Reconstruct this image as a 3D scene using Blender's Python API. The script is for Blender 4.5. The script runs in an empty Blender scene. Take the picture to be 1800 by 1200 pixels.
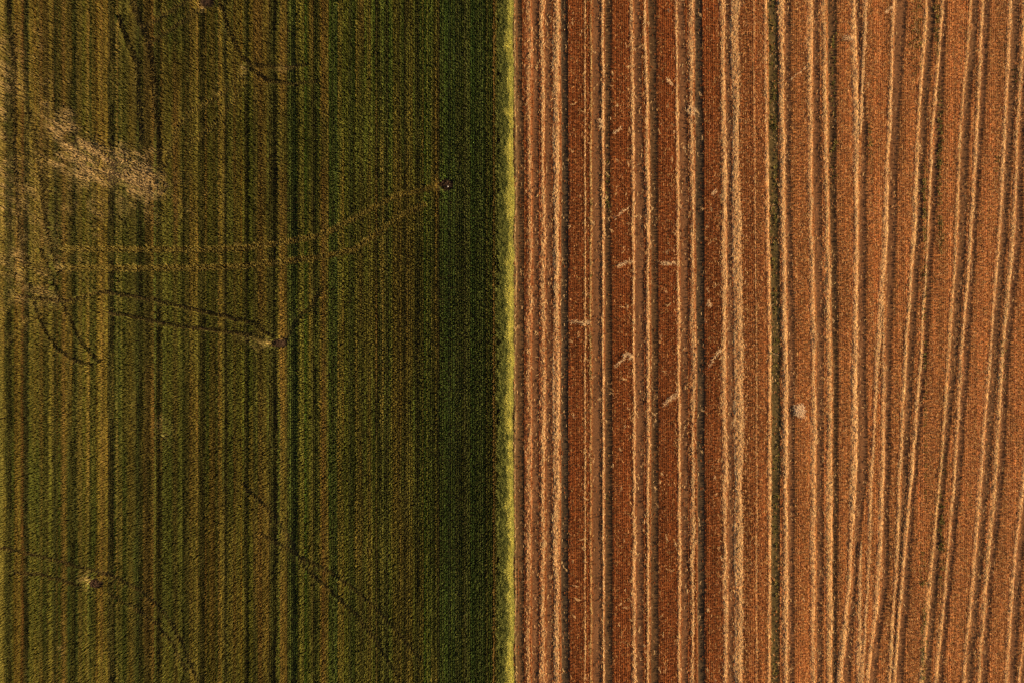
import bpy, math
import numpy as np

# ------------------------------------------------------------------ frame of reference
# Drone picture, camera looking straight down.  1800 x 1200 photo pixels, 66 m across at ground level.
S = 66.0 / 1800.0          # metres per photo pixel on the ground
CAM_H = 50.0
EL, AZ = math.radians(24.0), math.radians(3.0)   # low sun from the right
scene = bpy.context.scene

# ------------------------------------------------------------------ camera
cam_data = bpy.data.cameras.new("camera")
cam_data.sensor_width = 36.0
cam_data.lens = 36.0 * CAM_H / 66.0
cam_data.clip_start = 0.5
cam_data.clip_end = 4000.0
cam = bpy.data.objects.new("camera", cam_data)
cam.location = (0.0, 0.0, CAM_H)
scene.collection.objects.link(cam)
scene.camera = cam

# ------------------------------------------------------------------ sky and sun
world = bpy.data.worlds.new("World")
scene.world = world
world.use_nodes = True
wn = world.node_tree.nodes; wl = world.node_tree.links
wn.clear()
sky = wn.new("ShaderNodeTexSky"); sky.sky_type = 'NISHITA'; sky.sun_disc = False
sky.sun_elevation = EL; sky.sun_rotation = math.radians(90.0) - AZ
bg = wn.new("ShaderNodeBackground"); bg.inputs[1].default_value = 0.05
wo = wn.new("ShaderNodeOutputWorld")
wl.new(sky.outputs[0], bg.inputs[0]); wl.new(bg.outputs[0], wo.inputs[0])

sun_data = bpy.data.lights.new("sun", 'SUN')
sun_data.energy = 5.0
sun_data.angle = math.radians(0.6)
sun_data.color = (1.0, 0.745, 0.43)
sun = bpy.data.objects.new("sun", sun_data)
sun.rotation_euler = (0.0, math.pi / 2 - EL, AZ)
sun.location = (60, 0, 40)
scene.collection.objects.link(sun)

vs = scene.view_settings
vs.view_transform = 'Standard'; vs.look = 'None'; vs.exposure = 0.58; vs.gamma = 1.0
vs.use_curve_mapping = False
scene.cycles.use_denoising = False
scene.cycles.max_bounces = 5
scene.cycles.diffuse_bounces = 3

RNG = np.random.default_rng(7)
C = scene.collection
FIELD_Y = 27.5             # half length of the strewn part along the rows (frame is +-22 m)
X_LEFT, X_RIGHT = -38.5, 38.0

def wx(px): return (np.asarray(px, float) - 900.0) * S
def wy(py): return (600.0 - np.asarray(py, float)) * S

def interp(y, ys, xs):
    """piecewise linear with straight extrapolation"""
    y = np.asarray(y, float); ys = np.asarray(ys, float); xs = np.asarray(xs, float)
    r = np.interp(y, ys, xs)
    s0 = (xs[1] - xs[0]) / (ys[1] - ys[0]); s1 = (xs[-1] - xs[-2]) / (ys[-1] - ys[-2])
    r = np.where(y < ys[0], xs[0] + (y - ys[0]) * s0 * 0.6, r)
    return np.where(y > ys[-1], xs[-1] + (y - ys[-1]) * s1 * 0.6, r)

def smooth(e0, e1, v):
    t = np.clip((v - e0) / (e1 - e0 + 1e-9), 0, 1)
    return t * t * (3 - 2 * t)

def vnoise(x, y, seed=0):
    """value noise in 0..1"""
    x = np.asarray(x, float); y = np.asarray(y, float)
    tab = np.random.default_rng(1000 + seed).random((256, 256))
    xi = np.floor(x).astype(int); yi = np.floor(y).astype(int)
    fx = x - xi; fy = y - yi
    fx = fx * fx * (3 - 2 * fx); fy = fy * fy * (3 - 2 * fy)
    a = tab[xi % 256, yi % 256]; b = tab[(xi + 1) % 256, yi % 256]
    c = tab[xi % 256, (yi + 1) % 256]; d = tab[(xi + 1) % 256, (yi + 1) % 256]
    return (a * (1 - fx) + b * fx) * (1 - fy) + (c * (1 - fx) + d * fx) * fy

# ------------------------------------------------------------------ materials
def nt(name):
    m = bpy.data.materials.new(name); m.use_nodes = True
    n = m.node_tree.nodes; l = m.node_tree.links
    return m, n, l, n["Principled BSDF"]

def mat_attr(name, attr, kind='GEOMETRY', rough=0.9, spec=0.15, noise=None, bump=0.0, nscale=30.0):
    """colour from a stored attribute (the colour of the thing itself), broken up by noise"""
    m, n, l, b = nt(name)
    a = n.new("ShaderNodeAttribute"); a.attribute_name = attr; a.attribute_type = kind
    b.inputs["Roughness"].default_value = rough
    b.inputs["Specular IOR Level"].default_value = spec
    src = a.outputs["Color"]
    if noise:
        tc = n.new("ShaderNodeTexCoord")
        t = n.new("ShaderNodeTexNoise"); t.inputs["Scale"].default_value = nscale
        t.inputs["Detail"].default_value = 6.0; t.inputs["Roughness"].default_value = 0.7
        l.new(tc.outputs["Object"], t.inputs["Vector"])
        r = n.new("ShaderNodeMapRange")
        r.inputs[1].default_value = 0.3; r.inputs[2].default_value = 0.7
        r.inputs[3].default_value = noise[0]; r.inputs[4].default_value = noise[1]
        l.new(t.outputs["Fac"], r.inputs[0])
        mx = n.new("ShaderNodeVectorMath"); mx.operation = 'SCALE'
        l.new(src, mx.inputs[0]); l.new(r.outputs[0], mx.inputs["Scale"])
        src = mx.outputs[0]
        if bump:
            bp = n.new("ShaderNodeBump"); bp.inputs["Strength"].default_value = 1.0
            bp.inputs["Distance"].default_value = bump
            l.new(t.outputs["Fac"], bp.inputs["Height"]); l.new(bp.outputs[0], b.inputs["Normal"])
    l.new(src, b.inputs["Base Color"])
    return m

M_GROUND = mat_attr("soil_and_chaff", "soil", 'GEOMETRY', 0.95, 0.1, (0.55, 1.45), 0.03, 9.0)
M_STRAWBED = mat_attr("matted_straw", "soil", 'GEOMETRY', 0.8, 0.2, (0.6, 1.4), 0.02, 22.0)
M_STRAW = mat_attr("loose_straw_stalk", "soil", 'GEOMETRY', 0.6, 0.3)
M_PLANT = mat_attr("plant_blade", "tint", 'INSTANCER', 0.7, 0.15)
M_MOUND = mat_attr("bare_dug_soil", "soil", 'GEOMETRY', 0.95, 0.1, (0.6, 1.4), 0.04, 14.0)

def stone_mat():
    m, n, l, b = nt("pale_limestone")
    t = n.new("ShaderNodeTexNoise"); t.inputs["Scale"].default_value = 20
    r = n.new("ShaderNodeValToRGB")
    r.color_ramp.elements[0].color = (0.55, 0.5, 0.45, 1); r.color_ramp.elements[1].color = (0.8, 0.76, 0.7, 1)
    l.new(t.outputs["Fac"], r.inputs[0]); l.new(r.outputs[0], b.inputs["Base Color"])
    b.inputs["Roughness"].default_value = 0.8
    return m
M_STONE = stone_mat()

# ------------------------------------------------------------------ mesh helpers
def set_color(me, name, rgb):
    a = me.attributes.new(name, 'FLOAT_COLOR', 'POINT')
    c = np.ones((len(rgb), 4), np.float32); c[:, :3] = rgb
    a.data.foreach_set("color", c.ravel())

def np_mesh(name, v, quads=None, tris=None, mat=None, soil=None, flat=False):
    me = bpy.data.meshes.new(name)
    v = np.asarray(v, np.float32)
    nq = 0 if quads is None else len(quads); ntr = 0 if tris is None else len(tris)
    me.vertices.add(len(v)); me.vertices.foreach_set("co", v.ravel())
    loops = np.concatenate([np.asarray(x, np.int32).ravel() for x in (quads, tris) if x is not None and len(x)])
    starts = np.concatenate([np.arange(nq) * 4, nq * 4 + np.arange(ntr) * 3]).astype(np.int32)
    me.loops.add(len(loops)); me.loops.foreach_set("vertex_index", loops)
    me.polygons.add(nq + ntr); me.polygons.foreach_set("loop_start", starts)
    me.update(calc_edges=True)
    if soil is not None: set_color(me, "soil", soil)
    if mat: me.materials.append(mat)
    if not flat: me.polygons.foreach_set("use_smooth", np.ones(nq + ntr, bool))
    return me

def link(name, me, parent=None, label=None, cat=None, group=None, kind=None, loc=None):
    o = bpy.data.objects.new(name, me); C.objects.link(o)
    if parent: o.parent = parent
    if loc is not None: o.location = loc
    if label: o["label"] = label
    if cat: o["category"] = cat
    if group: o["group"] = group
    if kind: o["kind"] = kind
    return o

def grid_quads(nx, ny):
    i = np.arange((nx - 1) * (ny - 1)); a = i // (ny - 1); b = i % (ny - 1)
    p = a * ny + b
    return np.stack([p, p + ny, p + ny + 1, p + 1], 1)

def straw_mesh(cx, cy, cz, ang, length, width, lift, col):
    """bent straws, each a two-piece ribbon with a roof-shaped section: 4 triangles"""
    n = len(cx)
    dx, dy = np.cos(ang), np.sin(ang); nx_, ny_ = -dy, dx
    v = np.zeros((n, 6, 3), np.float32)
    bend = RNG.normal(0, 0.12, n) * length
    roll = RNG.uniform(-.9, 1.1, n) * width
    for k, t in enumerate((-0.5, 0.0, 0.5)):
        bx = cx + dx * length * t + nx_ * (bend if k == 1 else 0)
        by = cy + dy * length * t + ny_ * (bend if k == 1 else 0)
        z = cz + (lift if k == 1 else lift * RNG.random(n) * 0.8)
        v[:, 2 * k, 0] = bx - nx_ * width / 2; v[:, 2 * k, 1] = by - ny_ * width / 2; v[:, 2 * k, 2] = z
        v[:, 2 * k + 1, 0] = bx + nx_ * width / 2; v[:, 2 * k + 1, 1] = by + ny_ * width / 2; v[:, 2 * k + 1, 2] = z + np.where(nx_ < 0, roll, -roll)
    base = np.arange(n)[:, None] * 6
    q = np.concatenate([base + np.array([[0, 2, 3, 1]]), base + np.array([[2, 4, 5, 3]])])
    return v.reshape(-1, 3), q, np.repeat(col, 6, 0)

# ------------------------------------------------------------------ instanced plants (geometry nodes)
def proto(name, blades, mat):
    """a tuft: blades = list of (base xy, direction, lean, height, width, droop)"""
    v, q, t = [], [], []
    for (bx, by, a, lean, h, w, droop) in blades:
        i = len(v); d = np.array([math.cos(a), math.sin(a)]); s = np.array([-d[1], d[0]])
        p0 = np.array([bx, by]); p1 = p0 + d * lean * 0.35; p2 = p0 + d * lean
        for p, z, ww in ((p0, 0.0, w * 0.7), (p1, h * 0.62, w)):
            v += [(*(p - s * ww / 2), z), (*(p + s * ww / 2), z)]
        v.append((*p2, h * (1 - droop)))
        q.append((i, i + 1, i + 3, i + 2)); t.append((i + 2, i + 3, i + 4))
    me = np_mesh(name, v, np.array(q), np.array(t), mat, flat=True)
    return bpy.data.objects.new(name, me)

def stub_proto(name, stems, mat):
    """cut stalks: three-sided little tubes"""
    v, q, t = [], [], []
    for (bx, by, lx, ly, h, r) in stems:
        i = len(v)
        for z, ox, oy in ((0, 0, 0), (h, lx, ly)):
            for k in range(3):
                a = 2.1 * k + bx * 90
                v.append((bx + ox + r * math.cos(a), by + oy + r * math.sin(a), z))
        for k in range(3):
            q.append((i + k, i + (k + 1) % 3, i + 3 + (k + 1) % 3, i + 3 + k))
        t.append((i + 3, i + 4, i + 5))
    me = np_mesh(name, v, np.array(q), np.array(t), mat, flat=True)
    return bpy.data.objects.new(name, me)

def scatter(name, pts, rot, scl, tint, idx, protos, kind, label, cat):
    col = bpy.data.collections.new(name + "_shapes")
    for p in protos: col.objects.link(p)
    me = bpy.data.meshes.new(name)
    n = len(pts)
    me.vertices.add(n); me.vertices.foreach_set("co", np.asarray(pts, np.float32).ravel())
    for an, arr in (("rot", rot), ("scl", scl)):
        a = me.attributes.new(an, 'FLOAT_VECTOR', 'POINT'); a.data.foreach_set("vector", np.asarray(arr, np.float32).ravel())
    a = me.attributes.new("pick", 'INT', 'POINT'); a.data.foreach_set("value", np.asarray(idx, np.int32))
    set_color(me, "tint", tint)
    me.update()
    o = link(name, me, None, label, cat, None, kind)
    g = bpy.data.node_groups.new(name + "_nodes", 'GeometryNodeTree')
    g.interface.new_socket("Geometry", in_out='INPUT', socket_type='NodeSocketGeometry')
    g.interface.new_socket("Geometry", in_out='OUTPUT', socket_type='NodeSocketGeometry')
    N, L = g.nodes, g.links
    gi = N.new("NodeGroupInput"); go = N.new("NodeGroupOutput")
    ci = N.new("GeometryNodeCollectionInfo"); ci.inputs[0].default_value = col
    ci.inputs["Separate Children"].default_value = True; ci.inputs["Reset Children"].default_value = True
    iop = N.new("GeometryNodeInstanceOnPoints"); iop.inputs["Pick Instance"].default_value = True
    def named(t, nm):
        k = N.new("GeometryNodeInputNamedAttribute"); k.data_type = t; k.inputs[0].default_value = nm
        return k.outputs[0]
    L.new(gi.outputs[0], iop.inputs["Points"]); L.new(ci.outputs[0], iop.inputs["Instance"])
    L.new(named('INT', "pick"), iop.inputs["Instance Index"])
    e2r = N.new("FunctionNodeEulerToRotation")
    L.new(named('FLOAT_VECTOR', "rot"), e2r.inputs[0]); L.new(e2r.outputs[0], iop.inputs["Rotation"])
    L.new(named('FLOAT_VECTOR', "scl"), iop.inputs["Scale"])
    L.new(iop.outputs[0], go.inputs[0])
    md = o.modifiers.new("strew", 'NODES'); md.node_group = g
    me.materials.append(protos[0].data.materials[0])
    return o

# ================================================================== what the picture shows, in photo pixels
YA = [25, 325, 625, 1175]
YC = [25, 225, 425, 625, 825, 1025, 1175]
def lr(*p): return [((a + b) / 2, (b - a) / 2) for a, b in p]
# pale straw lines: (ys, [(centre, half width)], strength of straw cover, tyre lug marks, greenish, words for the label)
LINES = [
 (YA, lr((901.5, 906), (903.5, 908.5), (902, 907), (904.4, 908.5)), .22, 0, .35, "sparse speckled straw line right against the green crop edge"),
 (YA, lr((921, 935), (924, 937), (923, 935), (921, 934)), .40, 1, 0, "reddish straw strip, second from the green crop edge"),
 (YA, lr((947, 958), (949, 958), (948, 958.4), (947, 960)), .70, 1, 0, "pale straw strip between two brown wheel tracks, third from the crop edge"),
 (YA, lr((970, 985), (969.5, 986), (970.4, 984.2), (971, 985)), .88, 1, 0, "broad pale straw strip just left of the dark grey rut near the crop"),
 (YA, lr((1026.5, 1029.3), (1026.5, 1029.5), (1026.5, 1030), (1026.5, 1029.5)), .75, 0, .15, "very thin straight straw line, fifth from the green crop edge"),
 (YA, lr((1036.5, 1040), (1036, 1041), (1035, 1040), (1036, 1041)), .45, 0, .55, "thin yellow green straw line, sixth from the green crop edge"),
 (YA, lr((1056, 1061), (1056.5, 1062.5), (1057.4, 1062.5), (1059, 1062.6)), .85, 0, 0, "narrow wavering straw line, seventh from the green crop edge"),
 (YA, lr((1105.5, 1113), (1109, 1116), (1111, 1116.5), (1109, 1118.5)), .88, 1, 0, "pale straw line with feathered edge, eighth from the green crop edge"),
 (YA, lr((1131, 1136.5), (1134.5, 1142), (1135, 1143), (1135, 1142)), .92, 0, 0, "narrow bright straw line, ninth from the green crop edge"),
 (YA, lr((1185, 1191), (1188, 1194), (1189.5, 1196), (1188.6, 1197)), .82, 0, 0, "pale straw line, tenth from the green crop edge"),
 (YA, lr((1207, 1220), (1211, 1221), (1213, 1223), (1211, 1221)), .75, 1, 0, "frayed straw line just left of the darkest rut in the red stubble"),
 (YA, lr((1263.5, 1274), (1267, 1277), (1266, 1278), (1270, 1279)), .92, 1, 0, "pale straw line, left one of the bright pair at mid field"),
 (YA, lr((1284, 1299), (1286, 1302), (1289, 1307), (1289, 1307.5)), .98, 1, 0, "broadest bright straw strip, right one of the pair at mid field"),
 (YA, lr((1323, 1326), (1324.5, 1328), (1328, 1331), (1327, 1332)), .35, 0, .2, "faint thin straw line in the orange stubble right of the broadest strip"),
 (YA, lr((1341, 1348), (1343.5, 1351), (1349, 1355.7), (1347, 1355)), .62, 1, 0, "straw strip on the left bank of the dark green weedy rut"),
 (YA, lr((1367, 1378), (1369.5, 1380), (1375, 1385), (1375, 1385)), .92, 1, 0, "tyre printed straw strip on the right bank of the dark green weedy rut"),
 (YA, lr((1417, 1428), (1419, 1428), (1423, 1435), (1422, 1433)), .72, 1, 0, "tyre printed straw strip, seventeenth from the green crop edge"),
 (YA, lr((1442, 1452), (1447, 1456.5), (1450, 1463), (1452, 1462.5)), .82, 1, .15, "tyre printed straw strip, eighteenth from the green crop edge"),
 (YC, list(zip([1499, 1504, 1504.5, 1501.5, 1500, 1492, 1476], [5, 7, 5, 5.5, 6, 5.5, 4.5])), .98, 1, 0, "wide bright tyre print that bends left towards the bottom"),
 ([-120, 25, 120, 230], [(1523, 4), (1520, 4.7), (1517, 4.7), (1512, 4)], .90, 1, 0, "short tyre print at the top merging into the wide bright one"),
 ([960, 1025, 1100, 1175], [(1512, 2.5), (1509.5, 4), (1510, 5), (1509, 5.5)], .92, 1, 0, "bright tyre print at the bottom between two slanting prints"),
 (YC, list(zip([1569.5, 1561.5, 1554.5, 1542, 1531.5, 1524, 1515], [3.5, 4.6, 4.6, 5, 3.5, 3, 3])), .95, 1, 0, "bright straw line slanting down left from the top, forking at mid height"),
 ([545, 625, 825, 960, 1050, 1175], [(1553, 2), (1552, 3.2), (1550, 4.3), (1545, 4.5), (1540, 4.5), (1525, 4.2)], .88, 1, 0, "right branch of the forking straw line in the lower half"),
 (YC, list(zip([1626, 1613, 1604.5, 1590, 1581, 1573, 1563], [4, 4, 4.6, 4.2, 3.8, 3.5, 3.8])), .85, 1, .12, "slanting straw line, first one right of the forking line"),
 (YC, list(zip([1654.5, 1638, 1629.5, 1617, 1602, 1584, 1572], [3.5, 2.6, 2.6, 3.2, 4, 3, 4.8])), .88, 1, .1, "slanting straw line, second one right of the forking line"),
 (YC, list(zip([1704, 1686.5, 1679.5, 1666, 1652.5, 1632.5, 1620], [3, 3.5, 3.6, 4, 2.5, 4.2, 5])), .66, 1, .25, "slanting straw line turning yellow green at the bottom, third right of the fork"),
 (YC, list(zip([1725.5, 1715.5, 1705, 1688, 1677, 1661, 1645], [3, 3.5, 3.2, 3.5, 3, 2.8, 4])), .84, 1, .1, "slanting straw line, fourth one right of the forking line"),
 (YC, list(zip([1774, 1764.5, 1754.5, 1738.5, 1723, 1708, 1694], [3.5, 4.5, 3.2, 3, 4, 4, 3.5])), .76, 1, .05, "slanting straw line, fifth one right of the forking line"),
 (YC, list(zip([1799, 1787.5, 1778.5, 1760, 1749, 1731, 1720], [3, 3.2, 4.5, 4, 4.2, 4, 3.6])), .80, 1, .18, "slanting straw line leaving the picture at the top right corner"),
 ([625, 825, 1025, 1175], [(1816, 4), (1799, 4), (1778, 4.2), (1769, 4)], .80, 1, 0, "slanting straw line entering at the lower right edge"),
 ([925, 1025, 1175], [(1818, 2), (1809, 2), (1792, 2.2)], .55, 0, 0, "thin straw line in the bottom right corner"),
]
# bare wheel ruts: (ys, [(left, right)], depth m, kind d dark / b brown / g weedy)
RUTS = [
 (YA, [(896, 908), (898, 911), (897, 909), (898, 912)], .0, 'd'),
 (YA, [(908, 916), (911, 921), (909, 921), (912, 920)], .10, 'd'),
 (YA, [(936, 946), (938, 947), (936, 947), (935, 946)], .07, 'b'),
 (YA, [(959, 968), (959, 968), (960, 969), (961, 970)], .05, 'b'),
 (YA, [(986, 997), (987.6, 999.5), (985.5, 998), (987, 1000)], .15, 'D'),
 (YA, [(1042, 1055), (1042, 1056), (1042, 1057), (1042, 1058)], .05, 'b'),
 (YA, [(1063, 1074), (1063.5, 1072), (1063.5, 1075), (1063.5, 1077)], .12, 'd'),
 (YA, [(1114, 1124), (1117, 1132), (1117, 1132), (1119, 1130)], .06, 'b'),
 (YA, [(1140, 1154), (1143, 1155), (1145, 1157), (1144, 1157)], .10, 'd'),
 (YA, [(1192, 1203), (1195, 1210), (1197, 1209), (1198, 1209)], .07, 'b'),
 (YA, [(1221, 1233), (1222.5, 1237), (1225, 1238), (1227, 1238.5)], .15, 'D'),
 (YA, [(1275, 1283), (1277.5, 1285.5), (1279, 1288), (1280, 1288.5)], .09, 'b'),
 (YA, [(1350, 1365.5), (1352, 1368), (1356.5, 1372), (1356, 1370)], .13, 'g'),
 (YA, [(1380, 1390), (1381, 1389), (1386, 1397), (1386.7, 1395)], .07, 'b'),
 (YA, [(1430, 1439), (1430, 1443.5), (1436, 1448), (1435, 1445)], .09, 'b'),
 (YA, [(1455, 1470), (1458, 1469), (1464, 1473), (1463.5, 1470)], .09, 'd'),
 (YC, [(1505, 1512), (1514, 1523), (1510, 1522), (1508, 1522), (1507, 1524), (1499, 1504), (1483, 1496)], .07, 'b'),
 (YC, [(1574, 1592), (1566.5, 1580), (1560, 1574), (1557, 1566), (1555, 1564), (1550, 1560), (1530, 1541)], .07, 'b'),
 (YC, [(1631, 1642), (1617, 1628), (1609.5, 1618), (1595, 1606), (1586, 1596), (1577, 1580), (1568, 1570)], .08, 'd'),
 (YC, [(1659, 1664), (1642, 1656), (1633, 1640), (1621, 1629), (1607, 1612), (1588, 1598), (1577, 1589)], .09, 'b'),
 (YC, [(1708, 1718), (1691, 1703), (1684, 1697), (1671, 1683), (1655, 1663), (1637, 1648), (1626, 1635)], .11, 'd'),
 (YC, [(1729, 1739), (1720, 1728), (1709, 1716), (1693, 1703), (1681, 1691), (1665, 1673), (1650, 1658)], .09, 'b'),
 (YC, [(1778.5, 1791), (1770, 1781), (1758, 1768), (1742, 1754), (1728, 1740), (1713, 1724), (1699, 1710)], .11, 'd'),
 (YC, [(1803, 1812), (1792, 1800), (1784, 1795), (1765, 1774), (1755, 1765), (1736, 1745), (1725, 1736)], .09, 'b'),
 ([625, 825, 1025, 1175], [(1822, 1833), (1804, 1816), (1783, 1795), (1774, 1785)], .09, 'b'),
 ([825, 1025, 1175], [(1824, 1834), (1812, 1824), (1795, 1806)], .09, 'd'),
]
# green weed strips in the stubble: (x, half width, y0, y1, density)
WEEDS = [(1358, 5.5, -200, 330, .25), (1362, 6, 330, 700, .3), (1363, 5.5, 700, 1400, .2), (1362, 4, 120, 420, .45), (1624.5, 3.4, 270, 580, 1.0), (1626, 1.8, 580, 900, .7),
         (1653, 5.5, 150, 480, .8), (1656, 4.5, 780, 1040, 1.0), (1622, 5, 950, 1400, .9), (1646, 4.5, -200, 130, 1.0),
         (1611, 10, -200, 150, .5), (1528, 3, 180, 300, .8), (1655, 4, 985, 1090, .7), (1762, 4, 590, 700, .6), (1785, 5, 90, 180, .4),
         (1752, 4, 250, 330, .5), (1068, 3, 250, 420, .5), (1068, 3, 860, 900, .4), (1038, 2.4, 280, 700, .35), (1465, 5, 20, 330, .3), (1403, 40, 640, 800, 0.0)]
# the crop: strips by x (left, right, height factor, type)
STRIPS = [(4, 19, .55, 'd'), (22, 39, 1.05, 'b'), (39, 50, .6, 'd'), (92, 98, .75, 'd'), (105, 116, 1.05, 'b'), (122, 132, .72, 'd'),
          (136, 152, 1.04, 'o'), (155, 160, .75, 'd'), (172, 186, 1.05, 'b'), (187, 199, .45, 'd'), (222, 236, 1.03, 'b'), (238, 249, .6, 'd'),
          (253, 269, 1.1, 'B'), (271, 281, .55, 'd'), (317, 324, .6, 'd'), (326, 345, 1.08, 'b'), (347, 358, .6, 'd'), (375, 391, 1.04, 'b'),
          (392, 400, .8, 'd'), (410, 424, 1.0, 'b'), (427, 436, .72, 'd'), (452, 468, 1.0, 'b'), (471, 486, .48, 'd'), (489, 503, 1.07, 'b'),
          (504, 521, .52, 'D'), (523, 541, 1.05, 'g'), (549, 558, .6, 'd'), (560, 574, 1.05, 'b'), (579, 592, .7, 'D'), (594, 603, 1.03, 'b'), (606, 620, 1.0, 'g'), (626, 634, 1.03, 'b'),
          (643, 651, 1.02, 'b'), (661, 670, .68, 'd'), (676, 684, .9, 'd'), (690, 702, 1.02, 'b'), (710, 716, .88, 'd'), (718, 727, 1.03, 'b'), (728, 737, .62, 'd'), (742, 758, 1.02, 'g'), (768, 777, 1.0, 'b'),
          (770, 800, .92, 'D'), (790, 806, .85, 'D'), (798, 815, .62, 'D'), (815, 860, .92, 'D'), (855, 860, 1.12, 'g'), (862, 867, 1.15, 'o'), (868, 872, 1.2, 'y'), (872, 876, .85, 'D')]
# tracks pressed through the crop: (points, half width px, flattening 0..1, brightness)
TRACKS = [
 ([(105, 437), (200, 438), (330, 439), (420, 437), (480, 428), (560, 415), (600, 396), (660, 362), (705, 341), (760, 329)], 4.6, .55, 1.0),
 ([(100, 470), (180, 471), (330, 471), (420, 468), (475, 462), (560, 452), (625, 438), (665, 408), (700, 381), (745, 360)], 4.6, .55, 1.0),
 ([(30, 520), (110, 530), (180, 512), (270, 527), (360, 548), (440, 566), (478, 592)], 3.2, .8, 0),
 ([(190, 548), (250, 560), (310, 573), (380, 580), (440, 588), (478, 606)], 3.2, .8, 0),
 ([(500, 596), (520, 562), (545, 540), (565, 505)], 4.0, .7, 0),
 ([(50, 500), (66, 560), (95, 610), (125, 632), (160, 642)], 3.4, .8, 0),
 ([(70, 440), (110, 540), (140, 600), (170, 635)], 3.4, .6, 0),
 ([(0, 964), (60, 976), (110, 990), (160, 1003), (205, 1018), (250, 1042), (290, 1080), (318, 1130), (350, 1210)], 3.4, .8, 0),
 ([(20, 1006), (75, 1012), (110, 1022), (140, 1032)], 3.2, .75, 0),
 ([(190, 1045), (235, 1070), (270, 1095), (300, 1128), (325, 1180)], 3.2, .7, 0),
 ([(425, 850), (480, 905), (540, 1003), (575, 1035), (625, 1080), (650, 1110), (700, 1190)], 3.4, .8, 0),
 ([(460, 940), (520, 975), (590, 1012), (640, 1050), (685, 1095), (740, 1160)], 3.2, .7, 0),
 ([(225, -20), (240, 28), (256, 62), (267, 110), (270, 170), (276, 240), (280, 300)], 5.2, .45, 0),
 ([(207, 30), (222, 70), (238, 110), (242, 170), (248, 250)], 4.6, .65, 0),
 ([(256, 42), (280, 30), (318, 6), (335, -10)], 4.0, .75, 0),
 ([(262, 72), (285, 60), (330, 30), (350, 12)], 4.0, .7, 0),
 ([(385, 0), (402, 55), (425, 100), (440, 112), (500, 118), (540, 112)], 3.6, .55, 0),
 ([(440, 120), (470, 140), (520, 147), (560, 140)], 3.4, .5, 0),
 ([(290, 290), (310, 225), (335, 195), (390, 165), (430, 125)], 4.5, .45, .5),
 ([(335, 250), (370, 225), (400, 190), (430, 140)], 4.5, .40, .5),
 ([(8, -10), (16, 60), (22, 120), (22, 260), (28, 360), (36, 470)], 4.8, .4, 0),
 ([(0, 560), (30, 500), (58, 440), (68, 380), (60, 300)], 4.0, .35, .45),
 ([(0, 482), (40, 472), (90, 456), (135, 440)], 3.6, .35, .45),
 ([(8, 605), (45, 562), (90, 545), (160, 518)], 3.6, .35, .4),
 ([(0, 420), (32, 380), (50, 300), (44, 200), (30, 110)], 4.0, .35, .4),
 ([(0, 250), (40, 275), (90, 280), (130, 265)], 4.0, .35, .4),
 ([(48, 190), (66, 290), (80, 400), (100, 480)], 4.4, .5, 0),
]
# lodged pale grass, and sunlit grass beside mounds painted pale the same way: (cx, cy, rx, ry, rotation deg, strength)
LODGED_AND_LIT = [(130, 262, 40, 36, 0, .5), (190, 312, 76, 20, 4, .5), (118, 235, 34, 22, 30, .6),
          (60, 300, 110, 170, 0, .22), (20, 440, 60, 140, 0, .22), (205, 335, 120, 55, 0, .28), (112, 222, 60, 26, 35, .65), (185, 285, 96, 46, 22, .4), (255, 300, 40, 26, 20, .55), (30, 120, 40, 120, 0, .25),
          (150, 255, 62, 30, 28, .95), (215, 300, 62, 34, 20, 1.0), (120, 300, 40, 30, 0, .45), (250, 322, 32, 18, 0, .7),
          (2, 190, 10, 130, 0, .5), (2, 320, 9, 70, 0, .65), (33, 455, 14, 55, 0, .35), (75, 500, 40, 45, 0, .25), (102, 470, 8, 5, 0, .8),
          (492, 118, 16, 9, 30, .45), (424, 122, 7, 12, 0, .5), (440, 598, 32, 12, 20, .30), (292, 755, 14, 26, -30, .3), (148, 190, 6, 5, 0, .8),
          (267, 264, 8, 7, 0, .6), (152, 1022, 14, 18, 0, .35), (175, 1004, 14, 6, 15, .4), (106, 1145, 5, 22, 0, .45), (416, 430, 8, 6, 0, .5),
          (378, 160, 8, 10, 0, .5), (645, 968, 4, 10, 0, .5), (680, 975, 3, 8, 0, .5), (60, 1010, 30, 5, 0, .2), (353, 8, 5, 14, 0, .7)]
# bare dug spots: (px, py, rx, ry)
MOUNDS = [(785, 324, 12, 10), (491, 603, 13, 8), (166, 1027, 11, 9), (362, 2, 13, 10)]

# ================================================================== ground
def rows_of(ys, pairs, py):
    a = interp(py, ys, [p[0] for p in pairs]); b = interp(py, ys, [p[1] for p in pairs])
    return a, b

def wob(py, seed, amp):
    return (vnoise(py / 37.0, np.zeros_like(py) + seed * 3.1, seed) - .5) * 2 * amp + (vnoise(py / 9.0, np.zeros_like(py) + seed, seed + 50) - .5) * amp * .7

SOIL = {'b': np.array((.182, .083, .036)), 'd': np.array((.120, .064, .028)), 'D': np.array((.088, .056, .030)), 'g': np.array((.112, .076, .028))}
EDGE_PX = 899.0

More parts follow.
